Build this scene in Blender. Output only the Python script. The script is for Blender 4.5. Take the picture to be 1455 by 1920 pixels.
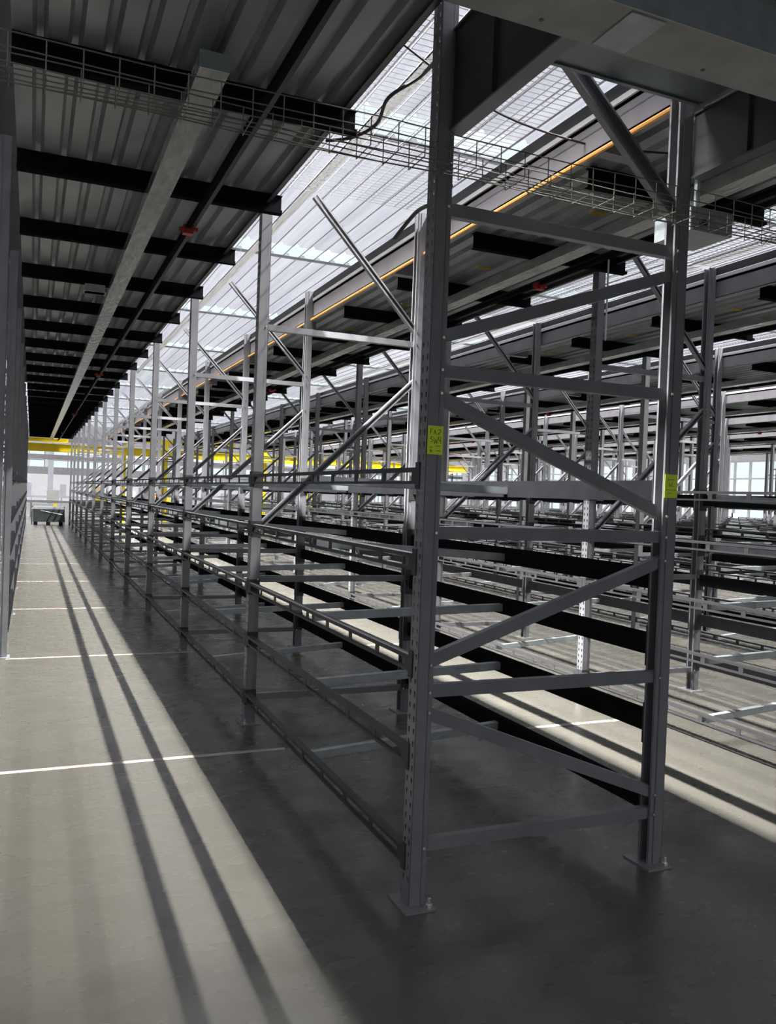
import bpy, math, random
from mathutils import Vector, Matrix
random.seed(7)
S = bpy.context.scene
for o in list(bpy.data.objects): bpy.data.objects.remove(o)
C = S.collection

# ------------------------------------------------------------------ camera
cam_d = bpy.data.cameras.new('camera'); cam = bpy.data.objects.new('camera', cam_d); C.objects.link(cam)
r = Vector((0.918307, -0.394066, 0.037744)); u = Vector((-0.027618, 0.031338, 0.999127)); f = Vector((0.394905, 0.918548, -0.017895))
m = Matrix((r, u, -f)).transposed().to_4x4(); m.translation = Vector((0, 0, 1.672)); cam.matrix_world = m
cam_d.sensor_fit = 'HORIZONTAL'; cam_d.sensor_width = 36; cam_d.lens = 1557.4/1455*36
cam_d.clip_start = .05; cam_d.clip_end = 400
cam_d.dof.use_dof = False
S.camera = cam
S.view_settings.view_transform = 'Standard'; S.view_settings.look = 'None'
S.view_settings.gamma = 1; S.view_settings.use_curve_mapping = False
S.view_settings.exposure = 0.0

# ------------------------------------------------------------------ world: bright overcast sky
W = bpy.data.worlds.new('overcast_sky'); S.world = W; W.use_nodes = True
bg = W.node_tree.nodes['Background']; bg.inputs[0].default_value = (.90, .93, 1.0, 1); bg.inputs[1].default_value = 1.25

# ------------------------------------------------------------------ upper level lamps (linear, run along the aisles), then added fill lamps
def line_lamp(x, y0, y1, power, z=6.55, spread=90, w=.10, tilt=0):
    l = bpy.data.lights.new('linear_lamp', 'AREA'); l.shape = 'RECTANGLE'; l.size = w; l.size_y = y1-y0
    l.energy = power*(y1-y0); l.spread = math.radians(spread); l.color = (1.0, .985, .97)
    o = bpy.data.objects.new('linear_lamp_light', l); C.objects.link(o); o.location = (x, (y0+y1)/2, z-.045); o.rotation_euler.y = math.radians(-tilt)
    return o
LAMPS = [(.34, 3.3, 37, 265, 70, 5.85, 16), (3.97, 3.2, 37, 105, 76, 6.55, -26)] + [(9.2+2.93*k, 2+3*k, 37, 130, 110, 6.55, 0) for k in range(6)]
for x, a, b, p, sp, lz, tl in LAMPS: line_lamp(x, a, b, p, lz, sp, .06, tl)
FILL_LAMPS = [(-1.5, 42, 74), (6, 42, 74), (13.5, 42, 74), (21, 42, 74), (-1.0, -13, -4.5), (2.5, -13, -4.5), (6.0, -13, -4.5)]  # added fill: brightens the far hall and, from behind the camera, the front posts
PW = [60, 60, 60, 60, 12, 12, 12]
for (x, a, b), pw in zip(FILL_LAMPS, PW): line_lamp(x, a, b, pw, 6.55, 170, .14)

# ------------------------------------------------------------------ constants of the place
L = 2.83; Y0 = 3.06; P = 2.93; XL = 1.495; XR = 2.717; NB = 12; ZT = 3.87
ZD = 3.70   # underside of the deck pans
ORD = ['first', 'second', 'third', 'fourth', 'fifth', 'sixth', 'seventh', 'eighth', 'ninth', 'tenth', 'eleventh', 'twelfth', 'thirteenth']
ROWN = {-1: 'row left of aisle', 0: 'nearest row', 1: 'second row', 2: 'third row', 3: 'fourth row', 4: 'fifth row', 5: 'sixth row', 6: 'seventh row', 7: 'eighth row'}
ROWS = [-1, 0, 1, 2, 3, 4, 5, 6, 7]

# ------------------------------------------------------------------ materials
def mat(name, col, rough=.5, metal=0, noise=0, nscale=8, bump=0, bscale=40, spec=.5, stretch=(1, 1, 1)):
    M = bpy.data.materials.new(name); M.use_nodes = True; nt = M.node_tree; b = nt.nodes['Principled BSDF']
    b.inputs['Base Color'].default_value = (*col, 1); b.inputs['Roughness'].default_value = rough
    b.inputs['Metallic'].default_value = metal; b.inputs['Specular IOR Level'].default_value = spec
    tc = nt.nodes.new('ShaderNodeTexCoord'); mp = nt.nodes.new('ShaderNodeMapping'); mp.inputs['Scale'].default_value = stretch
    nt.links.new(tc.outputs['Object'], mp.inputs[0])
    if noise:
        n = nt.nodes.new('ShaderNodeTexNoise'); n.inputs['Scale'].default_value = nscale; n.inputs['Detail'].default_value = 5
        nt.links.new(mp.outputs[0], n.inputs[0])
        rp = nt.nodes.new('ShaderNodeValToRGB'); rp.color_ramp.elements[0].position = .3; rp.color_ramp.elements[1].position = .7
        rp.color_ramp.elements[0].color = (*[c*(1-noise) for c in col], 1); rp.color_ramp.elements[1].color = (*[min(1, c*(1+noise)) for c in col], 1)
        nt.links.new(n.outputs[0], rp.inputs[0]); nt.links.new(rp.outputs[0], b.inputs['Base Color'])
    if bump:
        n2 = nt.nodes.new('ShaderNodeTexNoise'); n2.inputs['Scale'].default_value = bscale; n2.inputs['Detail'].default_value = 3
        nt.links.new(mp.outputs[0], n2.inputs[0]); bp = nt.nodes.new('ShaderNodeBump'); bp.inputs['Strength'].default_value = bump
        bp.inputs['Distance'].default_value = .01
        nt.links.new(n2.outputs[0], bp.inputs['Height']); nt.links.new(bp.outputs[0], b.inputs['Normal'])
    return M
M_post = mat('charcoal_paint', (.205, .205, .218), .36, 0, .12, 5, .03, 60)
M_beam = mat('dark_rail_paint', (.05, .05, .053), .5, 0, .1, 6, spec=.3)
M_black = mat('black_steel_paint', (.013, .013, .015), .85, 0, .15, 6, spec=0)
M_galv = mat('galvanized_steel', (.42, .46, .47), .42, .45, .12, 18)
M_deck = mat('galvanized_deck_pan', (.27, .295, .30), .36, .35, .16, 3, .05, 30)
M_top = mat('deck_board', (.13, .125, .12), .8, 0, .1, 3)
M_fascia = mat('grey_fascia_steel', (.22, .21, .225), .4, .2, .1, 6)
M_white = mat('white_paint', (.8, .8, .8), .4, 0, .05, 5)
M_orange = mat('orange_pipe_plastic', (.75, .36, .10), .35)
M_wire = mat('zinc_wire', (.20, .20, .165), .45, .4)
M_meshw = mat('wire_deck_zinc', (.30, .30, .33), .4, .5)
M_bolt = mat('zinc_bolt', (.75, .74, .66), .25, .8)
M_red = mat('red_sprinkler_paint', (.35, .02, .02), .4)
M_yel = mat('yellow_steel_paint', (.95, .76, .02), .4, 0, .08, 4)
M_tag = mat('lime_paper_tag', (.82, 1.0, .05), .6)
M_ink = mat('green_black_ink', (.16, .24, .01), .7)
M_ytag = mat('yellow_mark_paint', (.62, .42, .05), .6, 0, .3, 30)
M_rubber = mat('black_cable_rubber', (.012, .012, .013), .5)
M_film = mat('plastic_wrapped_trunking', (.42, .42, .40), .12, .35, .2, 20, 1.0, 22, stretch=(1, .3, 1))
M_girder = mat('dark_girder_paint', (.045, .045, .05), .35, 0, .2, 3)
M_cross = mat('worn_galvanized_box', (.33, .325, .31), .42, .3, .22, 5, .05, 30)
M_pan = mat('blue_grey_pan', (.16, .18, .195), .4, .4, .1, 4)
M_cart = mat('grey_green_cover', (.05, .06, .06), .5, 0, .2, 4)
M_box = mat('grey_tote_plastic', (.40, .41, .46), .5, 0, .1, 3)
M_tan = mat('tan_cardboard', (.45, .33, .22), .8, 0, .15, 6)
M_wall = mat('white_wall_panel', (.72, .72, .74), .6, 0, .05, 2)
M_pad = mat('yellow_column_guard', (.80, .68, .05), .5)

def floor_mat():
    M = bpy.data.materials.new('polished_concrete'); M.use_nodes = True; nt = M.node_tree; b = nt.nodes['Principled BSDF']
    N = nt.nodes.new; K = nt.links.new
    tc = N('ShaderNodeTexCoord')
    def noise(scale, st, det=4):
        mp = N('ShaderNodeMapping'); mp.inputs['Scale'].default_value = st; K(tc.outputs['Object'], mp.inputs[0])
        n = N('ShaderNodeTexNoise'); n.inputs['Scale'].default_value = scale; n.inputs['Detail'].default_value = det; K(mp.outputs[0], n.inputs[0]); return n.outputs[0]
    def ramp(src, p0, p1, c0, c1):
        r_ = N('ShaderNodeValToRGB'); e = r_.color_ramp.elements; e[0].position = p0; e[1].position = p1; e[0].color = c0; e[1].color = c1; K(src, r_.inputs[0]); return r_.outputs[0]
    def mix(fac, a, c, t='MIX'):
        x = N('ShaderNodeMixRGB'); x.blend_type = t
        if isinstance(fac, float): x.inputs[0].default_value = fac
        else: K(fac, x.inputs[0])
        for i, v in ((1, a), (2, c)):
            if isinstance(v, tuple): x.inputs[i].default_value = v
            else: K(v, x.inputs[i])
        return x.outputs[0]
    base = ramp(noise(.9, (1, .6, 1), 6), .32, .68, (.225, .224, .217, 1), (.275, .274, .268, 1))
    fine = ramp(noise(7, (.5, 3.5, 1), 4), .35, .65, (.95, .95, .95, 1), (1, 1, 1, 1))
    col = mix(1.0, base, fine, 'MULTIPLY')
    stain = ramp(noise(1.7, (1, 1.5, 1), 3), .62, .85, (1, 1, 1, 1), (.82, .81, .78, 1))
    col = mix(1.0, col, stain, 'MULTIPLY')
    sx = N('ShaderNodeSeparateXYZ'); K(tc.outputs['Object'], sx.inputs[0])
    def line(sock, off, period, half):
        a = N('ShaderNodeMath'); a.operation = 'SUBTRACT'; K(sock, a.inputs[0]); a.inputs[1].default_value = off-period/2
        w = N('ShaderNodeMath'); w.operation = 'WRAP'; K(a.outputs[0], w.inputs[0]); w.inputs[1].default_value = 0; w.inputs[2].default_value = period
        d = N('ShaderNodeMath'); d.operation = 'SUBTRACT'; K(w.outputs[0], d.inputs[0]); d.inputs[1].default_value = period/2
        e = N('ShaderNodeMath'); e.operation = 'ABSOLUTE'; K(d.outputs[0], e.inputs[0])
        g = N('ShaderNodeMath'); g.operation = 'LESS_THAN'; K(e.outputs[0], g.inputs[0]); g.inputs[1].default_value = half; return g.outputs[0]
    col = mix(line(sx.outputs[1], 4.23, 6.78, .010), col, (.10, .098, .09, 1))
    col = mix(line(sx.outputs[0], 1.17, 5.86, .006), col, (.16, .155, .145, 1))
    # oil stains under the near rack
    def blob(x, y, rx, ry, c, cur):
        mp = N('ShaderNodeMapping'); mp.inputs['Location'].default_value = (-x/rx, -y/ry, 0); mp.inputs['Scale'].default_value = (1/rx, 1/ry, 0); K(tc.outputs['Object'], mp.inputs[0])
        l = N('ShaderNodeVectorMath'); l.operation = 'LENGTH'; K(mp.outputs[0], l.inputs[0])
        ad = N('ShaderNodeMath'); ad.operation = 'ADD'; K(l.outputs['Value'], ad.inputs[0]); K(noise(6, (1, 1, 1), 3), ad.inputs[1])
        fac = ramp(ad.outputs[0], 1.15, 1.5, (1, 1, 1, 1), (0, 0, 0, 1))
        return mix(fac, cur, c)
    col = blob(2.60, 4.56, .14, .10, (.10, .095, .08, 1), col)
    col = blob(2.62, 3.76, .20, .11, (.095, .09, .075, 1), col)
    K(col, b.inputs['Base Color'])
    rr = ramp(noise(3, (1, 2, 1), 4), .3, .7, (.22, .22, .22, 1), (.32, .32, .32, 1)); K(rr, b.inputs['Roughness'])
    bp = N('ShaderNodeBump'); bp.inputs['Strength'].default_value = .02; bp.inputs['Distance'].default_value = .01
    K(noise(14, (.25, 5, 1), 3), bp.inputs['Height']); K(bp.outputs[0], b.inputs['Normal'])
    b.inputs['Specular IOR Level'].default_value = .9
    return M
M_floor = floor_mat()
M_tape = mat('pale_floor_strip', (.50, .42, .37), .5, 0, .12, 9)
M_tapered = mat('pink_floor_strip_patch', (.48, .28, .26), .5, 0, .1, 9)

def roof_mat():
    M = bpy.data.materials.new('translucent_roof_sheet'); M.use_nodes = True; nt = M.node_tree; nt.nodes.clear()
    o = nt.nodes.new('ShaderNodeOutputMaterial'); mx = nt.nodes.new('ShaderNodeMixShader'); mx.inputs[0].default_value = .45
    t = nt.nodes.new('ShaderNodeBsdfTranslucent'); d = nt.nodes.new('ShaderNodeBsdfDiffuse')
    tc = nt.nodes.new('ShaderNodeTexCoord'); mp = nt.nodes.new('ShaderNodeMapping'); mp.inputs['Scale'].default_value = (2.4, .08, 1)
    n = nt.nodes.new('ShaderNodeTexNoise'); n.inputs['Scale'].default_value = 1.5; n.inputs['Detail'].default_value = 4
    rp = nt.nodes.new('ShaderNodeValToRGB'); e = rp.color_ramp.elements; e[0].position = .3; e[1].position = .7
    e[0].color = (.72, .73, .78, 1); e[1].color = (.95, .95, .99, 1)
    nt.links.new(tc.outputs['Object'], mp.inputs[0]); nt.links.new(mp.outputs[0], n.inputs[0]); nt.links.new(n.outputs[0], rp.inputs[0])
    nt.links.new(rp.outputs[0], t.inputs[0]); nt.links.new(rp.outputs[0], d.inputs[0])
    nt.links.new(d.outputs[0], mx.inputs[2]); nt.links.new(t.outputs[0], mx.inputs[1]); nt.links.new(mx.outputs[0], o.inputs[0])
    return M
M_roof = roof_mat()
def glass_mat():
    M = bpy.data.materials.new('window_glass'); M.use_nodes = True; nt = M.node_tree; nt.nodes.clear()
    o = nt.nodes.new('ShaderNodeOutputMaterial'); mx = nt.nodes.new('ShaderNodeMixShader'); mx.inputs[0].default_value = .06
    t = nt.nodes.new('ShaderNodeBsdfTransparent'); t.inputs[0].default_value = (.93, .97, .96, 1); g = nt.nodes.new('ShaderNodeBsdfGlossy'); g.inputs['Roughness'].default_value = .05
    nt.links.new(t.outputs[0], mx.inputs[1]); nt.links.new(g.outputs[0], mx.inputs[2]); nt.links.new(mx.outputs[0], o.inputs[0]); return M
M_glass = glass_mat()
def emit(name, col, s):
    M = bpy.data.materials.new(name); M.use_nodes = True; b = M.node_tree.nodes['Principled BSDF']
    b.inputs['Base Color'].default_value = (*col, 1); b.inputs['Emission Color'].default_value = (*col, 1); b.inputs['Emission Strength'].default_value = s; return M
M_beacon = emit('orange_beacon_glow', (1, .28, .03), 6)
M_lampglow = emit('white_lamp_glow', (1, 1, 1), 14)
M_tube = emit('linear_lamp_tube', (1, 1, 1), 3)

# ------------------------------------------------------------------ mesh collector
class MB:
    def __init__(s): s.v = []; s.f = []
    def box(s, x0, x1, y0, y1, z0, z1):
        b = len(s.v)
        s.v += [(x0, y0, z0), (x1, y0, z0), (x1, y1, z0), (x0, y1, z0), (x0, y0, z1), (x1, y0, z1), (x1, y1, z1), (x0, y1, z1)]
        s.f += [(b, b+3, b+2, b+1), (b+4, b+5, b+6, b+7), (b, b+1, b+5, b+4), (b+1, b+2, b+6, b+5), (b+2, b+3, b+7, b+6), (b+3, b, b+4, b+7)]; return s
    def hexa(s, pts):
        b = len(s.v); s.v += [tuple(p) for p in pts]
        s.f += [(b, b+3, b+2, b+1), (b+4, b+5, b+6, b+7), (b, b+1, b+5, b+4), (b+1, b+2, b+6, b+5), (b+2, b+3, b+7, b+6), (b+3, b, b+4, b+7)]; return s
    def bar(s, a, c, w, h, up=(0, 0, 1), off=(0, 0)):   # rectangular bar from a to c
        a = Vector(a); c = Vector(c); d = (c-a).normalized(); up = Vector(up)
        sd = d.cross(up)
        if sd.length < 1e-5: sd = d.cross(Vector((1, 0, 0)))
        sd.normalize(); uu = sd.cross(d); a = a+sd*off[0]+uu*off[1]; c = c+sd*off[0]+uu*off[1]
        q = [(-w/2, -h/2), (w/2, -h/2), (w/2, h/2), (-w/2, h/2)]
        return s.hexa([a+sd*i+uu*j for i, j in q]+[c+sd*i+uu*j for i, j in q])
    def tube(s, pts, r_, n=8):
        pts = [Vector(p) for p in pts]; b = len(s.v); prev = None
        for i, p in enumerate(pts):
            d = (pts[min(i+1, len(pts)-1)]-pts[max(i-1, 0)]).normalized()
            a = d.orthogonal().normalized() if prev is None else (prev-d*prev.dot(d)).normalized()
            prev = a; c = d.cross(a)
            for k in range(n):
                t = 2*math.pi*k/n; s.v.append(tuple(p+(a*math.cos(t)+c*math.sin(t))*r_))
        for i in range(len(pts)-1):
            for k in range(n):
                k2 = (k+1) % n; s.f.append((b+i*n+k, b+i*n+k2, b+(i+1)*n+k2, b+(i+1)*n+k))
        s.f.append(tuple(b+k for k in range(n))[::-1]); e = b+(len(pts)-1)*n; s.f.append(tuple(e+k for k in range(n))); return s
    def prism(s, prof, y0, y1, axis='y'):    # prof: list of (x,z), closed
        b = len(s.v); n = len(prof)
        for yy in (y0, y1):
            for (x, z) in prof: s.v.append((x, yy, z) if axis == 'y' else (yy, x, z))
        for k in range(n): s.f.append((b+k, b+(k+1) % n, b+n+(k+1) % n, b+n+k))
        s.f.append(tuple(b+k for k in range(n))[::-1]); s.f.append(tuple(b+n+k for k in range(n))); return s
    def add(s, o, dx=0, dy=0, dz=0, mx=1):
        b = len(s.v); s.v += [(x*mx+dx, y+dy, z+dz) for x, y, z in o.v]
        s.f += [tuple(b+i for i in (q if mx > 0 else q[::-1])) for q in o.f]; return s
    def mesh(s, name, m_):
        me = bpy.data.meshes.new(name); me.from_pydata(s.v, [], s.f); me.materials.append(m_)
        import bmesh
        bm = bmesh.new(); bm.from_mesh(me); bmesh.ops.recalc_face_normals(bm, faces=bm.faces); bm.to_mesh(me); bm.free()
        return me
    def build(s, name, m_, parent=None, loc=(0, 0, 0)):
        return link(name, s.mesh(name, m_), parent, loc)
def link(name, me, parent=None, loc=(0, 0, 0)):
    o = bpy.data.objects.new(name, me); C.objects.link(o); o.location = loc
    if parent is not None: o.parent = parent
    return o
def tag(o, label=None, cat=None, group=None, kind=None):
    if label: o['label'] = label
    if cat: o['category'] = cat
    if group: o['group'] = group
    if kind: o['kind'] = kind
    return o
def thing(name, loc, label, cat, group=None): return tag(link(name, None, None, loc), label, cat, group)
def struct(o): o['kind'] = 'structure'; return o

# ------------------------------------------------------------------ SETTING
X0, X1, YA, YB, ZR = -4.6, 30.0, -14.0, 78.0, 7.0
struct(MB().box(X0-.2, X1+12, YA-.2, YB+.2, -.2, 0).build('floor', M_floor))
# roof: ribbed translucent sheet
prof = []; x = X0-.3; pr = .36
while x < X1+.3:
    prof += [(x, ZR), (x+.25, ZR), (x+.275, ZR+.05), (x+.335, ZR+.05)]; x += pr
def sheet(prof, y0, y1, name, m_, axis='y', parent=None, loc=(0, 0, 0)):
    me = bpy.data.meshes.new(name); v = []; fc = []; n = len(prof)
    for yy in (y0, y1): v += [(a, yy, z) if axis == 'y' else (yy, a, z) for a, z in prof]
    for k in range(n-1): fc.append((k, k+1, n+k+1, n+k) if axis == 'y' else (k, n+k, n+k+1, k+1))
    me.from_pydata(v, [], fc); me.materials.append(m_); return link(name, me, parent, loc)
SKY = [4.4, 11.16, 17.9, 24.8, 31.6, 38.4, 45.2, 52, 58.8, 65.6, 72.4]
v = []; fc = []; n = len(prof); edges = [YA-.2]
for yy in SKY: edges += [yy-.46, yy+.28]
edges.append(YB+.2)
for ya, yb in zip(edges[0::2], edges[1::2]):
    b = len(v)
    for yy in (ya, yb): v += [(a, yy, z) for a, z in prof]
    fc += [(b+k, b+k+1, b+n+k+1, b+n+k) for k in range(n-1)]
me = bpy.data.meshes.new('ceiling'); me.from_pydata(v, [], fc); me.materials.append(M_roof); struct(link('ceiling', me))
for i, yy in enumerate(SKY):
    struct(MB().box(X0, X1, yy-.46, yy+.28, ZR, ZR+.006).build('window_%d' % (50+i), M_glass))
    tag(MB().box(X0, X1, yy+.30, yy+.308, ZR-.05, ZR-.0).box(X0, X1, yy+.28, yy+.33, ZR-.055, ZR-.05).build('roof_purlin', M_fascia), 'grey roof purlin beside the skylight strip, %s from the camera' % ORD[i], 'roof beam', 'grey roof purlins')
t = MB(); x = X0
k = 0
while x < 24:
    if x > 1: t.box(x+.258, x+.268, YA, 38, ZR-.02, ZR-.001)
    x += pr
struct(t.build('trim_1', M_fascia))

# walls with window openings
def wall_x(name, x0, x1, y0, y1, z1, wins, mat_=M_wall, thick=.2):
    pass
mb = MB(); mb.box(X0-.2, X0, YA, YB, 0, ZR-.02); struct(mb.build('wall_left', M_wall))
struct(MB().box(X0-.2, X1+.2, YA-.2, YA, 0, ZR-.02).build('wall_back', M_wall))
# right wall: tall windows
mb = MB(); y = YA; wz0, wz1 = .45, 3.95; wl = []
ys = [-2.9+4.9*k for k in range(16)]
for yw in ys:
    mb.box(X1, X1+.2, y, yw, 0, ZR-.02); mb.box(X1, X1+.2, yw, yw+3.6, 0, wz0); mb.box(X1, X1+.2, yw, yw+3.6, wz1, ZR-.02); wl.append(yw); y = yw+3.6
mb.box(X1, X1+.2, y, YB, 0, ZR-.02); struct(mb.build('wall_right', M_wall))
for i, yw in enumerate(wl):
    w = MB()
    for q in (0, .9, 1.8, 2.7, 3.54): w.box(X1+.02, X1+.14, yw+q, yw+q+.06, wz0, wz1)
    for z in (wz0, 1.9, 3.1, wz1-.06): w.box(X1+.03, X1+.13, yw, yw+3.6, z, z+.06)
    wf = struct(w.build('window_%d' % (i+1), M_white)); MB().box(X1+.075, X1+.085, yw+.04, yw+3.56, wz0+.04, wz1-.04).build('window_glass', M_glass, wf)
# far wall: ribbon windows high up
mb = MB(); mb.box(X0, X1, YB, YB+.2, 0, 2.9); mb.box(X0, X1, YB, YB+.2, 4.9, ZR-.02)
for q in range(7): mb.box(X0+q*5.6, X0+q*5.6+.6, YB, YB+.2, 2.9, 4.9)
mb.box(X1-.4, X1, YB, YB+.2, 2.9, 4.9); struct(mb.build('wall_far', M_wall))
for q in range(6):
    xa = X0+q*5.6+.6; w = MB()
    for k in range(5): w.box(xa+k*1.235, xa+k*1.235+.06, YB+.04, YB+.14, 2.9, 4.9)
    for z in (2.9, 3.75, 4.84): w.box(xa, xa+5, YB+.05, YB+.13, z, z+.06)
    wf = struct(w.build('window_%d' % (30+q), M_fascia)); MB().box(xa+.02, xa+4.98, YB+.085, YB+.095, 2.94, 4.86).build('window_glass', M_glass, wf)

# ------------------------------------------------------------------ lamps' housings on the upper level, added fill lamps included
for i, (x, a, b, lz) in enumerate([q[:3]+(q[5],) for q in LAMPS]+[q+(6.55,) for q in FILL_LAMPS]):
    n = max(1, int((b-a)/2.4)); top = 6.99 if lz > 6 else 5.90
    lab = 'long white strip lamp on the upper level, %s from the left' % ORD[i] if i < 8 else 'added white fill lamp over the %s, %s from the left' % (('far hall', ORD[i-8]) if i < 12 else ('area behind the camera', ORD[i-12]))
    t = MB(); t.box(x-.06, x-.035, a, b, lz-.04, lz+.03).box(x+.035, x+.06, a, b, lz-.04, lz+.03).box(x-.06, x+.06, a, b, lz+.01, lz+.04)
    if top-lz > .1:
        for k in range(n+1): yy = a+.2+k*(b-a-.4)/n; t.tube([(x, yy, lz+.03), (x, yy, top)], .004, 5)
    tag(t.build('strip_lamp', M_white), lab, 'lamp', 'strip lamps under the roof')

# ------------------------------------------------------------------ RACK PARTS (shared meshes)
def post_mb(mirror=1, holes=True):       # web outer face at x=-.04, open to +x
    t = MB(); H = ZT; th = .003
    if holes:
        for a, b in ((-.04, -.027), (-.014, .014), (.027, .04)): t.box(-.04, -.04+th, a, b, .0, H)
        for a, b in ((-.027, -.014), (.014, .027)):
            z = 0.0; k = 0
            while z < H-.05:
                z2 = .10+k*.0508; t.box(-.04, -.04+th, a, b, z, z2)
                c = (a+b)/2    # teardrop: narrow at the bottom
                t.hexa([(-.04, a, z2), (-.037, a, z2), (-.037, c-.003, z2), (-.04, c-.003, z2), (-.04, a, z2+.012), (-.037, a, z2+.012), (-.037, a+.0001, z2+.012), (-.04, a+.0001, z2+.012)])
                t.hexa([(-.04, c+.003, z2), (-.037, c+.003, z2), (-.037, b, z2), (-.04, b, z2), (-.04, b-.0001, z2+.012), (-.037, b-.0001, z2+.012), (-.037, b, z2+.012), (-.04, b, z2+.012)])
                z = z2+.024; k += 1
            t.box(-.04, -.04+th, a, b, z, H)
    else: t.box(-.04, -.04+th, -.04, .04, 0, H)
    for sgn in (-1, 1):
        ya, yb = sorted((sgn*.04, sgn*(.04-th))); t.box(-.04, .012, ya, yb, 0, H)
        yc, yd = sorted((sgn*.036, sgn*.033)); t.box(.010, .034, yc, yd, 0, H)      # stepped flange
        t.box(.009, .012, min(ya, yc), max(yb, yd), 0, H)
        ye, yf = sorted((sgn*.036, sgn*.024)); t.box(.031, .034, ye, yf, 0, H)      # return lip
    o = MB(); o.add(t, mx=mirror); return o
ME_postL = post_mb(1).mesh('post', M_post); ME_postR = post_mb(-1).mesh('post', M_post)
ME_postLs = post_mb(1, False).mesh('post', M_post); ME_postRs = post_mb(-1, False).mesh('post', M_post)
t = MB().box(-.075, .065, -.09, .09, 0, .008); ME_plate = t.mesh('base_plate', M_post)
t = MB().tube([(0, 0, .008), (0, 0, .045)], .007, 8).tube([(0, 0, .008), (0, 0, .020)], .014, 6); ME_anchor = t.mesh('anchor_bolt', M_bolt)
def channel(a, c, h=.045, d=.034):
    t = MB(); a = Vector(a); c = Vector(c)
    t.bar(a, c, .003, h, (0, 0, 1), (d/2, 0)); t.bar(a, c, d, .003, (0, 0, 1), (0, h/2)); t.bar(a, c, d, .003, (0, 0, 1), (0, -h/2))
    t.bar(a, c, .003, .010, (0, 0, 1), (-d/2, h/2-.005)); t.bar(a, c, .003, .010, (0, 0, 1), (-d/2, -h/2+.005)); return t
DX = XR-XL
# frame-local coordinates: left post at x=0, right post at x=DX
HEAVY = [('strut', (.0, .244), (DX, .244)), ('strut', (0, .882), (DX, .882)), ('strut', (0, 1.534), (DX, 1.534)), ('strut', (0, 2.195), (DX, 2.195)), ('strut', (0, 2.851), (DX, 2.851)),
         ('brace', (.0, .80), (DX, .335)), ('brace', (0, .995), (DX, 1.425)), ('brace', (0, 2.10), (DX, 1.63)), ('brace', (0, 2.325), (DX, 2.755)), ('brace', (DX, 3.02), (.30, 3.86))]
STD = [('strut', (0, .19), (DX, .19)), ('strut', (0, 1.045), (DX, 1.045)), ('strut', (0, 2.86), (DX, 2.86)), ('brace', (DX, 2.58), (.0, 1.40)), ('brace', (DX, 2.95), (.36, 3.86))]
def brace_meshes(lst, hv):
    out = []
    for kind, a, c in lst:
        h = .05 if hv else .042
        if hv and c[1] > 3.7: h = .075
        out.append((kind, channel((a[0], 0, a[1]), (c[0], 0, c[1]), h, .036)))
    return out
BH = brace_meshes(HEAVY, True); BS = brace_meshes(STD, False)
MH = [(k, t.mesh(k, M_post)) for k, t in BH]; MS = [(k, t.mesh(k, M_post)) for k, t in BS]
def bolt_spots(lst):
    out = []
    for kind, a, c in lst:
        for (x, z) in (a, c):
            if z < 3.8: out.append((x+.018 if x < .5 else x-.018, -.041, z))
    return out
ME_bolt = MB().tube([(0, 0, 0), (0, -.006, 0)], .0065, 6).mesh('bolt', M_bolt)
tt = MB(); tt.add(post_mb(1, False)); tt.add(post_mb(-1, False), dx=DX)
for k, b in BS: tt.add(b)
for xx in (0, DX): tt.box(xx-.07, xx+.07, -.09, .09, 0, .008)
ME_far = tt.mesh('upright_frame', M_post)

def visible(x, y, pad=1.2):      # roughly inside the view cone (also from a step aside)
    return y > -1 and (x-pad) < 1.14*y+.6
def make_frame(row, k):
    x = XL+row*P; y = Y0+k*L
    if row >= 1 and not visible(x, y): return
    near = row <= 2
    lab = ('charcoal steel upright frame, %s from the front, %s of racks' % (ORD[k], ROWN[row]))
    if row == 0 and k == 0: lab = 'big charcoal upright frame at the front end of the nearest rack, lime tags on it'
    if not near:
        tag(link('upright_frame', ME_far, None, (x, y, 0)), lab, 'rack frame', 'upright frames of the %s' % ROWN[row]); return
    e = thing('upright_frame', (x, y, 0), lab, 'rack frame', 'upright frames of the %s' % ROWN[row])
    det = row <= 1 and k < 6
    link('post', ME_postL if det or (k < 8 and row == 0) else ME_postLs, e); link('post', ME_postR if det or (k < 8 and row == 0) else ME_postRs, e, (DX, 0, 0))
    for i, xx in enumerate((0, DX)):
        pl = link('base_plate', ME_plate, e, (xx, 0, 0))
        if k < 4 and 0 <= row <= 1:
            for yy in (-.066, .066): link('anchor_bolt', ME_anchor, pl, (-.045 if i == 0 else .04, yy, 0)) if k or row else link('anchor_bolt', ME_anchor, pl, (.04, yy, 0))
    hv = (row == 0 and k == 0)
    for kd, me in (MH if hv else MS): link(kd, me, e)
    if k < 4 and row in (0, 1):
        for q in bolt_spots(HEAVY if hv else STD): link('bolt', ME_bolt, e, q)
    return e
FR0 = None
for row in ROWS:
    for k in range(0, 13):
        if row == -1 and k == 0: pass
        e = make_frame(row, k)
        if row == 0 and k == 0: FR0 = e

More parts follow.
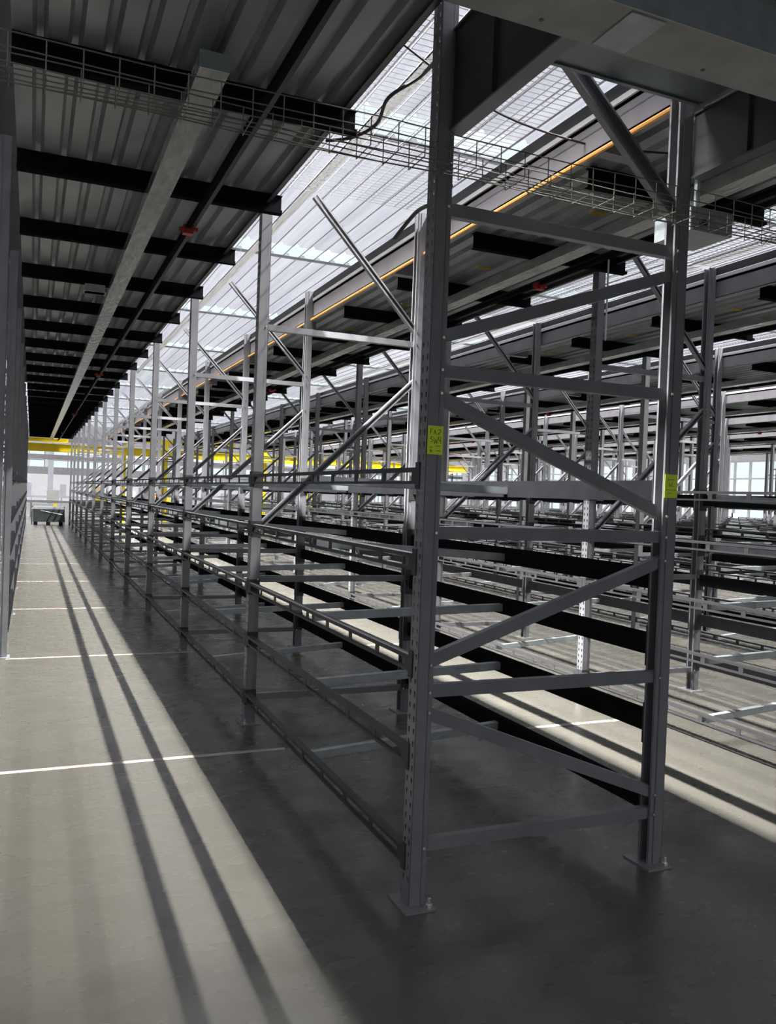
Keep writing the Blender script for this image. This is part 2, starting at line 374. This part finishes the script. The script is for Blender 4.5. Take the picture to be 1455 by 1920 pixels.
# lime tags taped on the two front posts
def lime_tag(x, z, w, h, marks, label):
    e = thing('paper_tag', (x, Y0-.0445, z), label, 'tag', 'lime paper tags on the front posts')
    MB().box(-w/2, w/2, -.0008, .0008, -h/2, h/2).build('tag_paper', M_tag, e)
    t = MB()
    for pl in marks:
        for a, b in zip(pl[:-1], pl[1:]): t.bar((a[0]*w, -.0012, a[1]*h), (b[0]*w, -.0012, b[1]*h), .0006, .0022, (0, 1, 0) if 0 else (0, 0, 1))
    t.build('tag_writing', M_ink, e)
def glyph(s, x, z, sx, sz):
    G = {'F': [[(0, 0), (0, 1), (1, 1)], [(0, .5), (.8, .5)]], 'A': [[(0, 0), (.5, 1), (1, 0)], [(.2, .4), (.8, .4)]], '2': [[(0, 1), (1, 1), (1, .5), (0, 0), (1, 0)]],
         '4': [[(0, 1), (0, .45), (1, .45)], [(.8, 1), (.8, 0)]], 'S': [[(1, 1), (0, .9), (0, .55), (1, .45), (1, .05), (0, 0)]], 'W': [[(0, 1), (.25, 0), (.5, .7), (.75, 0), (1, 1)]],
         'R': [[(0, 0), (0, 1), (1, .85), (0, .5), (1, 0)]], 'b': [[(0, 1), (0, 0), (.8, .1), (.8, .5), (0, .5)]], 'L': [[(0, 1), (0, 0), (1, 0)]], '-': [[(0, .5), (1, .5)]]}
    return [[(x+a*sx, z+b*sz) for a, b in pl] for pl in G[s]]
mk = []
for ch, x, z, sx, sz in (('F', -.34, .22, .14, .16), ('A', -.12, .20, .16, .16), ('2', .14, .22, .18, .14), ('S', -.3, -.06, .14, .18), ('W', -.10, -.12, .26, .22), ('4', .22, -.12, .16, .26), ('-', -.36, -.30, .2, .1), ('-', .0, -.25, .32, .1), ('b', -.3, -.42, .12, .12), ('-', .05, -.42, .3, .1)): mk += glyph(ch, x, z, sx, sz)
lime_tag(XL-.003, 1.909, .069, .116, mk, 'lime green paper tag with dense dark writing, on the left front post')
mk = []
for ch, x, z, sx, sz in (('b', -.14, -.02, .13, .15), ('L', .05, .0, .14, .17), ('-', -.3, .22, .5, .1), ('-', -.38, -.22, .76, .1), ('-', -.26, -.36, .3, .1)): mk += glyph(ch, x, z, sx, sz)
lime_tag(XR-.002, 1.772, .074, .108, mk, 'lime green paper tag with two small characters, on the right front post')

# ------------------------------------------------------------------ shelf rails, step beams, support bars
FZ = [.195, .61, .99, 1.41, 1.765]; BZ = [.28, .655, 1.02, 1.335, 1.75]
bl = L-.085
def slotted():      # origin: middle of rail, x=0 at post's outer face; local z=0 centre
    t = MB(); a, b = -bl/2, bl/2
    t.box(-.006, .034, a, b, .016, .034); t.box(-.006, .014, a, b, -.034, -.022)
    n = 8; st = bl/n
    for k in range(n+1): yy = a+k*st; yy = min(max(yy, a+.02), b-.02); t.box(-.004, .000, yy-.02, yy+.02, -.03, .02)
    return t
def stepbeam():     # solid step profile
    t = MB(); a, b = -bl/2, bl/2
    prof_ = [(-.012, -.05), (.034, -.05), (.034, .05), (.0, .05), (.0, .022), (-.012, .022)]
    t.prism(prof_, a, b); return t
def connector(h):
    t = MB()
    for s_ in (1,):
        yy = s_*.002; t.box(-.012, .036, yy-.002, yy+.002, -h/2, h/2); t.box(-.046, -.042, min(yy, yy+s_*.035), max(yy, yy+s_*.035), -h/2, h/2); t.box(-.046, -.010, yy-.002, yy+.002, -h/2, h/2)
    return t
t1 = MB().add(slotted(), dx=-.04); t1s = t1
ME_slot = t1.mesh('shelf_rail', M_beam)
ME_conn1 = connector(.11).mesh('end_connector', M_beam)
t2 = MB().add(stepbeam(), dx=-.034); t2s = t2
ME_step = t2.mesh('step_beam', M_black)
ME_conn2 = MB().add(connector(.19), dx=0).mesh('end_connector', M_beam)
span = DX+.02
t3 = MB().box(0, span, -.022, .022, -.002, .001).box(0, span, -.022, -.019, -.045, 0).box(0, span, .019, .022, -.045, 0).box(0, span, -.022, -.012, -.045, -.042).box(0, span, .012, .022, -.045, -.042)
ME_cross = t3.mesh('support_bar', M_galv)
recs = {'slot': [], 'step': [], 'bar': []}
for row in ROWS:
    x = XL+row*P
    for k in range(NB):
        yc = Y0+(k+.5)*L
        if row >= 1 and not visible(x, yc+L/2, .3): continue
        for lv in range(5):
            d = math.hypot(max(.4, x), yc)
            if row >= 0: recs['slot'].append((d, row, k, lv, x, yc, FZ[lv]))
            if row == -1:
                if k > 1: recs['step'].append((math.hypot(1, yc)*2.0, row, k, lv, x+DX, yc, BZ[lv]))
            else: recs['step'].append((d, row, k, lv, x+DX, yc, BZ[lv]))
            recs['bar'].append((d if row >= 0 else d*3, row, k, lv, x, yc, FZ[lv]))
LV = ['lowest level', 'second level', 'third level', 'fourth level', 'top level']
for key, name, me, cn, word, far in (('slot', 'shelf_rail', ME_slot, ME_conn1, 'slotted dark shelf rail', t1s), ('step', 'step_beam', ME_step, ME_conn2, 'solid black shelf beam', t2s), ('bar', 'support_bar', ME_cross, None, 'galvanized cross bar', t3)):
    rs = sorted(recs[key]); rest = MB(); nrest = 0
    for i, (d, row, k, lv, x, y, z) in enumerate(rs):
        if i < 290:
            lx = x if key != 'bar' else x-.01; lz = z if key != 'bar' else z+.012
            o = link(name, me, None, (lx, y, lz))
            if key == 'bar': o.rotation_euler.y = -math.atan2(BZ[lv]-FZ[lv], DX)
            if key == 'step': o.rotation_euler.z = math.pi
            tag(o, '%s, %s, %s bay from front, %s' % (word, LV[lv], ORD[k], ROWN[row]), {'slot': 'shelf rail', 'step': 'shelf beam', 'bar': 'cross bar'}[key], '%ss of the %s' % (word, ROWN[row]))
            if cn and row in (0, 1) and k < 5:
                link('end_connector', cn, o, (0, bl/2, 0)); q_ = link('end_connector', cn, o, (0, -bl/2, 0)); q_.scale.y = -1
        else:
            nrest += 1
            if key == 'slot': rest.box(x-.045, x-.01, y-bl/2, y+bl/2, z+.012, z+.034); rest.box(x-.045, x-.03, y-bl/2, y+bl/2, z-.034, z-.022)
            elif key == 'step': rest.box(x+.0, x+.046, y-bl/2, y+bl/2, z-.05, z+.05)
            else: rest.box(x, x+DX, y-.022, y+.022, z-.03, z+.01)
    if nrest:
        tag(rest.build(name, {'slot': M_beam, 'step': M_black, 'bar': M_galv}[key]), 'mass of far %ss in the distant rack rows' % word, {'slot': 'shelf rail', 'step': 'shelf beam', 'bar': 'cross bar'}[key], None, 'stuff')

# ------------------------------------------------------------------ MEZZANINE DECKS over the aisles
JY = [2.76+1.415*k for k in range(25)]
def pan_profile(x0, x1, z0=ZD, pitch=.15, dep=.035):
    out = []; x = x0
    while x+pitch <= x1+1e-6:
        out += [(x, z0), (x+.085, z0), (x+.103, z0+dep), (x+.132, z0+dep)]; x += pitch
    out.append((x, z0)); out.append((x1, z0)); return out
for a in range(-1, 8):      # aisle to the left of row a+... deck between row a-1 and row a
    xa = XR+(a-1)*P+.045; xb = XL+a*P-.05
    if a < 0: continue
    ya = -1.7 if a == 0 else (2.7 if a == 1 else Y0-.3); yb = Y0+12*L+.4
    side = {0: 'over the left aisle', 1: 'over the aisle right of the nearest rack'}.get(a, 'over the %s aisle from the left' % ORD[a])
    e = thing('mezzanine_deck', (xa, ya, ZD), 'ribbed galvanized mezzanine deck %s' % side, 'deck', 'mezzanine decks over the aisles')
    w = xb-xa; le = yb-ya; nm = {0: 'left', 1: 'second'}.get(a, ORD[a])
    sheet(pan_profile(.03 if a == 0 else .0, w, 0), 0, le, 'deck_pan', M_deck, 'y', e)
    MB().box(.03 if a == 0 else 0, w, 0, le, .045, .10).build('deck_board', M_top, e)
    # joists
    jm = MB(); j0 = .03 if a == 0 else .26; j1 = w+.075
    jm.box(j0, j1, -.002, .002, -.12, -.002).box(j0, j1, -.030, .030, -.122, -.116).box(j0, j1, -.03, .03, -.006, -.001).box(j0, j1, -.030, -.026, -.122, -.10)
    jme = jm.mesh('joist', M_black)
    for k, jy in enumerate(JY):
        if jy > yb-.1 or jy < ya+.05: continue
        link('joist', jme, e, (0, jy-ya, 0))
    if a == 0:
        for jy in (1.345, -.07, -1.485): link('joist', jme, e, (0, jy-ya, 0))
    MB().box(w-.004, w, 0, le, -.05, .10).box(w-.03, w, 0, le, -.05, -.046).build('edge_angle', M_girder, e)
    if a > 0:
        # left edge: channel fascia, white toe line, dark kick plate
        MB().box(.0, .005, 0, le, -.10, .065).box(.0, .045, 0, le, -.10, -.095).box(0, .045, 0, le, .060, .065).build('fascia_channel', M_fascia, e)
        MB().box(-.012, .0, 0, le, .068, .098).build('white_toe_strip', M_white, e)
        t = MB().box(-.004, .0, 0, le, .105, .175)
        t.build('kick_plate', M_girder, e)
        o = None if a > 1 else MB().tube([(xa-.0, ya+.2, 3.565), (xa-.0, yb, 3.565)], .013, 8).build('sprinkler_pipe', M_orange)
        if o: o.location.x = -.02
        if o: tag(o, 'thin orange pipe under the edge of the %s aisle deck' % nm, 'pipe', 'thin orange pipes')
        bm_ = MB().box(.03, .26, -.04, .04, -.12, -.001).mesh('bracket', M_fascia)
        for k in range(13): link('bracket', bm_, e, (0, Y0+.7+k*L-ya-.0, 0))
    # wrapped trunking under the joists
    xt = xa+.85; y1 = 3.68 if a == 0 else 3.2
    t = thing('cable_trunking', (xt, y1, 3.50), 'grey trunking in shiny plastic film under the %s aisle deck' % nm, 'trunking', 'film wrapped trunking under the decks')
    MB().box(-.065, .065, 0, yb-y1, .0, .075).build('trunking_body', M_film, t)
    MB().box(-.067, .067, -.004, .0, .0, .077).build('end_cap', M_galv, t)
    # black unistrut pipe pair
    xp = xa+1.13; y2 = ya+.1 if a == 0 else 3.15; t = thing('black_pipe_rail', (xp, y2, 3.5), 'black sprinkler main hung under the %s aisle deck' % nm, 'pipe', 'black sprinkler mains under the decks')
    MB().tube([(0, 0, .02), (0, yb-y2, .02)], .022, 8).build('pipe', M_black, t)
    MB().box(.03, .055, 0, yb-y2, .03, .075).build('strut_rail', M_beam, t)
    for q in range(0, 12, 3):
        yy = 6.0+q*L-y2
        hd = MB().tube([(-.06, yy, -.0), (.07, yy, .01)], .016, 6).tube([(0, yy-.05, -.01), (0, yy+.05, .0)], .018, 6).box(-.035, .035, yy-.03, yy+.03, -.03, .03)
        hd.build('sprinkler_head', M_red, t)
    if a > 0 and a < 4:
        for q in range(8):
            xx = xa+.80; yy = 4.8+1.6*q
            if not visible(xx, yy, .5): continue
            t = MB(); t.box(-.05, .05, -.035, .035, -.002, .0)
            for g in range(5): t.box(-.09+g*.035, -.07+g*.035, -.05+.02*(g % 3), -.02+.02*(g % 3), -.002, 0)
            tag(t.build('paint_mark', M_ytag, None, (xx, yy, ZD-.001)), 'yellow paint mark under the %s aisle deck, %s from the front' % (nm, ORD[q]), 'paint mark', 'yellow marks under the decks')

# galvanized junction boxes
tag(MB().box(-.09, .09, -.06, .06, 0, .07).box(-.1, .1, -.07, .07, .0, .006).build('junction_box', M_galv, None, (.50, 8.42, 3.506)), 'small pale box beside the wrapped trunking over the left aisle', 'box')

# wire mesh decks over the first bays
def wire_deck(w, l):
    t = MB()
    n = int(w/.10)
    for k in range(n+1): x = k*w/n; t.box(x-.002, x+.002, 0, l, -.004, 0)
    n = int(l/.05)
    for k in range(n+1): y = k*l/n; t.box(0, w, y-.0012, y+.0012, 0, .0024)
    return t
ME_wd = wire_deck(DX-.1, L-.1).mesh('wire_mesh_deck', M_meshw)
for row, k in ((0, 0), (1, 0), (1, 1), (2, 1), (2, 2), (3, 3)):
    o = link('wire_mesh_deck', ME_wd, None, (XL+row*P+.05, Y0+k*L+.05, ZT+.004)); 
    tag(o, 'wire mesh panel on top of the rack, %s bay, %s' % (ORD[k], ROWN[row]), 'wire mesh', 'wire mesh panels on the racks')

for k in range(12):
    o = link('wire_mesh_deck', ME_wd, None, (XL-P+.05, Y0+k*L+.05, ZT+.004))
    tag(o, 'wire mesh panel on top of the rack left of the aisle, %s bay' % ORD[k], 'wire mesh', 'wire mesh panels on the left rack')
tag(MB().box(-.143, -.139, -5, 37, ZT-.07, 4.9).box(-.15, -.13, -5, 37, 4.9, 4.93).build('light_baffle', M_girder), 'added dark light baffle standing on the left edge of the left aisle deck', 'light baffle')  # added panel, shields the left rack's post tops from the upper lamp
e = thing('roof_blocker', (-.9, 2.0, 5.9), 'added dark deck blocking the roof high above the left aisle', 'deck')  # added deck, blocks the bright roof above the left rack
MB().box(0, 2.35, 0, 36, 0, .06).build('deck_board', M_black, e)
MB().box(0, .005, 0, 36, -.08, .06).build('edge_channel', M_girder, e)
hg = MB().tube([(0, 0, .06), (0, 0, 1.09)], .008, 6).mesh('hanger_rod', M_galv)
for k in range(12):
    for xx in (.06, 2.28): link('hanger_rod', hg, e, (xx, .5+3*k, 0))
# ------------------------------------------------------------------ FRONT PLATFORM
g = thing('steel_girder', (XL+.025, 2.1, 3.155), 'black steel girder running toward the camera from the left front post', 'girder', None)
def girder(e, le, H=.40):
    MB().box(-.003, .003, 0, le, .006, H).build('web', M_girder, e)
    MB().box(-.012, .055, 0, le, 0, .008).build('bottom_flange', M_fascia if e['label'].startswith('black') else M_girder, e)
    MB().box(-.012, .055, 0, le, H, H+.01).build('top_flange', M_girder, e)
    for yy in (.15, .58): MB().box(-.02, .003, yy, yy+.008, .01, H).build('stiffener', M_girder, e)
girder(g, 3.045-2.1)
g = thing('steel_girder', (XR+.045, 2.1, 3.19), 'grey stiffened girder running toward the camera from the right front post', 'girder', None)
girder(g, 3.012-2.1, .29)
for q, xx in enumerate((4.41, 5.69)):
    g = thing('steel_girder', (xx, 2.1, 3.19), 'dark girder above the front walkway, %s past the near rack' % ORD[q], 'girder'); girder(g, 3.012-2.1, .29)
e = thing('cross_beam', (1.0, 1.89, 3.05), 'scuffed pale box beam crossing overhead in front of the rack', 'beam')
MB().box(0, 12, 0, .205, 0, .10).build('beam_box', M_cross, e)
MB().box(0, 12, -.004, 0, -.0, .14).build('back_lip', M_galv, e)
rv = MB().tube([(0, 0, .001), (0, 0, -.0015)], .007, 8).mesh('rivet', M_girder)
for k in range(14): link('rivet', rv, e, (.3+.3*k, .05 if k % 2 else .16, 0))
tag(MB().box(1.5, 1.62, 1.90, 2.08, 3.0462, 3.0498).build('splice_plate', M_galv), 'thin pale plate under the overhead box beam', 'plate')
# deck above the walkway, ribs run across
e = thing('mezzanine_deck', (1.45, -1.7, 3.46), 'ribbed deck over the front walkway above the box beam', 'deck')
prf = []; y = 0
while y < 3.6: prf += [(y, .0), (y+.17, .0), (y+.20, .05), (y+.27, .05)]; y += .30
sheet(prf, 0, 12, 'deck_pan', M_pan, 'x', e)
MB().box(0, 12, 0, 3.59, .06, .14).build('deck_board', M_top, e)
MB().box(.14, 1.28, 3.60, 4.66, .04, .045).box(.14, 1.28, 4.64, 4.66, .03, .12).build('front_pan', M_pan, e)
MB().box(1.42, 12, 3.6, 4.66, .04, .09).build('front_pan', M_pan, e)
for q, (yy, rr) in enumerate(((1.50, .017), (1.40, .017), (1.72, .012))):
    c = thing('conduit', (1.2, yy, 3.40), 'metal conduit clamped under the front deck, %s from the box beam' % ['second', 'third', 'first'][q], 'conduit', 'conduits under the front deck')
    MB().tube([(0, 0, 0), (10, 0, 0)], rr, 10).build('pipe', M_black if q < 2 else M_galv, c)
    for k in range(4):
        if q < 2: MB().tube([(.45+k*1.3, 0, 0), (.53+k*1.3, 0, 0)], rr+.009, 10).box(.47+k*1.3, .51+k*1.3, -.03, .03, 0, .06).build('clamp', M_galv, c)
# deck over the camera side, left strip closing between deck A and front deck is the girder itself

# wire basket tray crossing
e = thing('wire_basket_tray', (0, 2.80, 2.90), 'wire basket cable tray crossing overhead in front of the posts', 'cable tray')
xa, xb = -1.2, 3.45
for (yy, zz) in ((-.07, .10), (-.07, .055), (-.07, .01), (0, 0), (.07, .01), (.07, .055), (.07, .10), (-.035, 0), (.035, 0)):
    MB().tube([(xa+(xb-xa)*i/12, yy, zz+.006*math.sin(i*1.7+yy*30)) for i in range(13)], .0024, 5).build('long_wire', M_wire, e)
hp = MB().tube([(0, -.07, .10), (0, -.07, .0), (0, .07, .0), (0, .07, .10)], .0022, 5).mesh('hoop_wire', M_wire); x = xa+.05
while x < xb: link('hoop_wire', hp, e, (x, 0, 0)); x += .105
# black cable draped at the deck edge, and thin cable across the gap
def cable(name, pts, r_, m_, label):
    P_ = [Vector(p) for p in pts]; out = []
    for i in range(len(P_)-1):
        p0 = P_[max(i-1, 0)]; p1 = P_[i]; p2 = P_[i+1]; p3 = P_[min(i+2, len(P_)-1)]
        for s_ in range(8):
            q = s_/8; out.append(.5*((2*p1)+(-p0+p2)*q+(2*p0-5*p1+4*p2-p3)*q*q+(-p0+3*p1-3*p2+p3)*q**3))
    out.append(P_[-1]); tag(MB().tube(out, r_, 7).build(name, m_), label, 'cable')
cable('black_cable', [(1.50, 3.12, 3.50), (1.58, 3.50, 3.60), (1.52, 3.72, 3.585), (1.555, 3.95, 3.56), (1.52, 4.2, 3.58), (1.44, 4.4, 3.62)], .009, M_rubber, 'black cable drooping from the left front post to the deck edge')
cable('thin_cable', [(1.46, 3.55, 3.78), (2.12, 3.77, 3.68), (2.70, 3.86, 3.67), (3.0, 3.80, 3.66), (3.25, 3.72, 3.66)], .006, M_rubber, 'thin dark cable sagging across the gap between the front posts')
cable('bunched_cable', [(1.535, 3.05, 2.95), (1.56, 3.2, 2.96), (1.62, 3.4, 3.0), (1.68, 3.7, 3.06), (1.7, 4.0, 3.02)], .010, M_rubber, 'short black cable loop right of the left front post')
# ballast box by the right post under the tray
e = thing('junction_box', (3.02, 3.25, 3.02), 'pale metal box behind the wire tray right of the right post', 'box')
MB().box(-.13, .13, -.1, .16, 0, .11).build('box_body', M_galv, e)
MB().tube([(-.06, -.10, .04), (-.06, -.112, .04)], .02, 12).build('knockout', M_girder, e)
MB().box(-.01, .01, 0, .02, .11, .685).build('hanger', M_galv, e)
# white hanging rod
tag(MB().tube([(4.22, 5.51, 3.0), (4.22, 5.51, 3.7)], .008, 6).build('hanging_rod', M_white), 'thin white rod hanging under the deck right of the nearest rack', 'rod')

# ------------------------------------------------------------------ floor strips
for i, yy in enumerate((5.22, 8.62, 12.02, 15.42, 18.82)):
    e = thing('floor_strip', (-.18, yy, 0), 'pale pink strip on the floor across the aisle, %s from the camera' % ORD[i], 'floor strip', 'pale strips on the floor')
    MB().box(0, 1.75, -.022, .022, 0, .0015).build('strip', M_tape, e)
    MB().box(.42, .58, -.022, .022, .0015, .002).build('pink_patch', M_tapered, e)
for i, yy in enumerate((5.20, 8.62)):
    e = thing('floor_strip', (2.80, yy, 0), 'pale strip on the floor right of the nearest rack, %s one' % ['nearer', 'farther'][i], 'floor strip', 'pale strips right of the rack')
    MB().box(0, 1.5, -.022, .022, 0, .0015).build('strip', M_tape, e)

# ------------------------------------------------------------------ FAR END: cart, yellow frame, hall
e = thing('cart', (.67, 36.9, 0), 'dark grey covered cart at the far end of the left aisle', 'cart')
MB().hexa([(-.58, -.4, .14), (.62, -.4, .14), (.60, .5, .14), (-.56, .5, .14), (-.60, -.4, .66), (.60, -.4, .66), (.56, .5, .70), (-.56, .5, .70)]).build('cover', M_cart, e)
for xx in (-.56, -.08, .40): MB().box(xx, xx+.15, -.4, -.22, 0, .14).build('foot', M_black, e)
MB().box(-.64, .64, .5, .54, .70, .76).box(-.64, -.60, .5, .54, 0, .76).box(.60, .64, .5, .54, 0, .76).build('rear_rail', M_white, e)
MB().tube([(-.3, -.405, .60), (.55, -.405, .44)], .012, 6).build('strap', M_galv, e)

def hbeam(name, x0, x1, y, z0, z1, m_, label, cat):
    e_ = thing(name, (x0, y, z0), label, cat); h = z1-z0
    MB().box(0, x1-x0, -.006, .006, 0, h).build('web', m_, e_); MB().box(0, x1-x0, -.1, .1, 0, .02).build('bottom_flange', m_, e_); MB().box(0, x1-x0, -.1, .1, h-.02, h).build('top_flange', m_, e_)
hbeam('yellow_beam', -1, 21, 38.6, 3.08, 3.42, M_yel, 'lower yellow steel beam across the far end of the racks', 'beam')
hbeam('yellow_beam', -1, 1.4, 38.3, 3.48, 3.64, M_yel, 'upper yellow beam piece at the far end of the left aisle', 'beam')
hbeam('yellow_beam', 3.5, 9, 40, 3.75, 3.95, M_yel, 'short upper yellow beam behind the far rack frames', 'beam')
for i, (xx, w) in enumerate(((3.75, .2), (5.55, .26), (10.15, .3), (15.0, .3))):
    e = thing('yellow_column', (xx, 38.9, 0), '%s of the four yellow columns beyond the racks, counted from the left' % ORD[i], 'column', 'yellow columns beyond the racks')
    h = 4.1 if i == 2 else 3.75
    MB().box(-w/2, w/2, -.1, -.08, .02, h).box(-w/2, w/2, .08, .1, .02, h).box(-.01, .01, -.08, .08, .02, h).build('shaft', M_yel, e)
    MB().box(-.22, .22, -.22, .22, 0, .02).build('base_plate', M_yel, e)
for i, (x, y, z, lb) in enumerate(((5.08, 37.8, 1.33, 'glowing orange beacon low behind the far left racks'), (19.6, 37.5, 3.05, 'glowing orange beacon on a rack far to the right'))):
    e = thing('warning_beacon', (x, y, 0), lb, 'beacon')
    zz = z
    MB().tube([(0, 0, 0), (0, 0, zz-.06)], .03, 8).build('stem', M_black, e)
    MB().tube([(0, 0, zz-.06), (0, 0, zz+.10)], .12, 12).build('lens', M_beacon, e)
e = thing('work_light', (27.5, 26.6, 0), 'very bright white work light by the right windows', 'lamp')
MB().tube([(0, 0, 0), (0, 0, 1.3)], .03, 8).build('stand', M_black, e)
MB().box(-.14, .14, .0, .08, 1.28, 1.55).build('head', M_black, e)
MB().box(-.12, .12, -.01, .0, 1.30, 1.53).build('lamp_face', M_lampglow, e)
# hall columns, far beams, machines
for i, (x, y) in enumerate(((1.15, 60), (8.5, 60), (16, 60), (23.5, 60))):
    e = thing('hall_column', (x, y, 0), 'pale steel hall column with yellow guard, %s from the left' % ORD[i], 'column', 'pale columns of the far hall')
    MB().box(-.17, .17, -.17, -.15, 0, 6.9).box(-.17, .17, .15, .17, 0, 6.9).box(-.012, .012, -.15, .15, 0, 6.9).build('shaft', M_box, e)
    MB().box(.18, .50, -.2, .2, .45, 1.3).box(.22, .46, -.16, .16, 0, .45).build('guard', M_pad, e)
for i, (y, z, h) in enumerate(((52, 3.15, .25), (56, 4.4, .3), (66, 2.45, .5))):
    tag(MB().box(-3.5, 28, y, y+.2, z, z+h).box(-3.5, 28, y-.1, y+.3, z-.03, z).build('hall_beam', M_fascia), 'grey beam across the far hall, %s one back' % ORD[i], 'beam', 'grey beams of the far hall')
    for xx in (-3.5, 12, 27.7): pass
for i, y in enumerate((46, 64)):
    e = thing('conveyor', (-2.5, y, 0), 'grey conveyor across the far hall, %s one' % ['nearer', 'farther'][i], 'conveyor')
    MB().box(0, 29, -.3, .3, .72, .86).build('bed', M_box, e)
    lg = MB().box(-.04, .04, -.28, .28, 0, .72).mesh('leg', M_galv)
    for k in range(15): link('leg', lg, e, (.5+k*2, 0, 0))
random.seed(3)
for i in range(26):
    x = -2.6+i*1.15+random.random()*.3; w = random.uniform(.35, .8); h = random.uniform(.3, .9); y = 46 if i % 2 else 64
    mm = random.choice([M_box, M_white, M_tan, M_box, M_pad if i % 5 == 0 else M_box])
    e = thing('carton', (x, y, .86), 'carton on the far hall conveyor, %s from the left' % (ORD[i//2] if i//2 < 13 else 'last'), 'box', 'cartons on the far conveyors')
    e['label'] = '%s %s carton on the %s conveyor in the far hall' % ('tall' if h > .6 else 'low', ORD[i//2], 'nearer' if i % 2 else 'farther')
    MB().box(-w/2, w/2, -.25, .25, 0, h).build('body', mm, e); MB().box(-w/2, w/2, -.03, .03, h, h+.004).build('lid_tape', M_white, e)
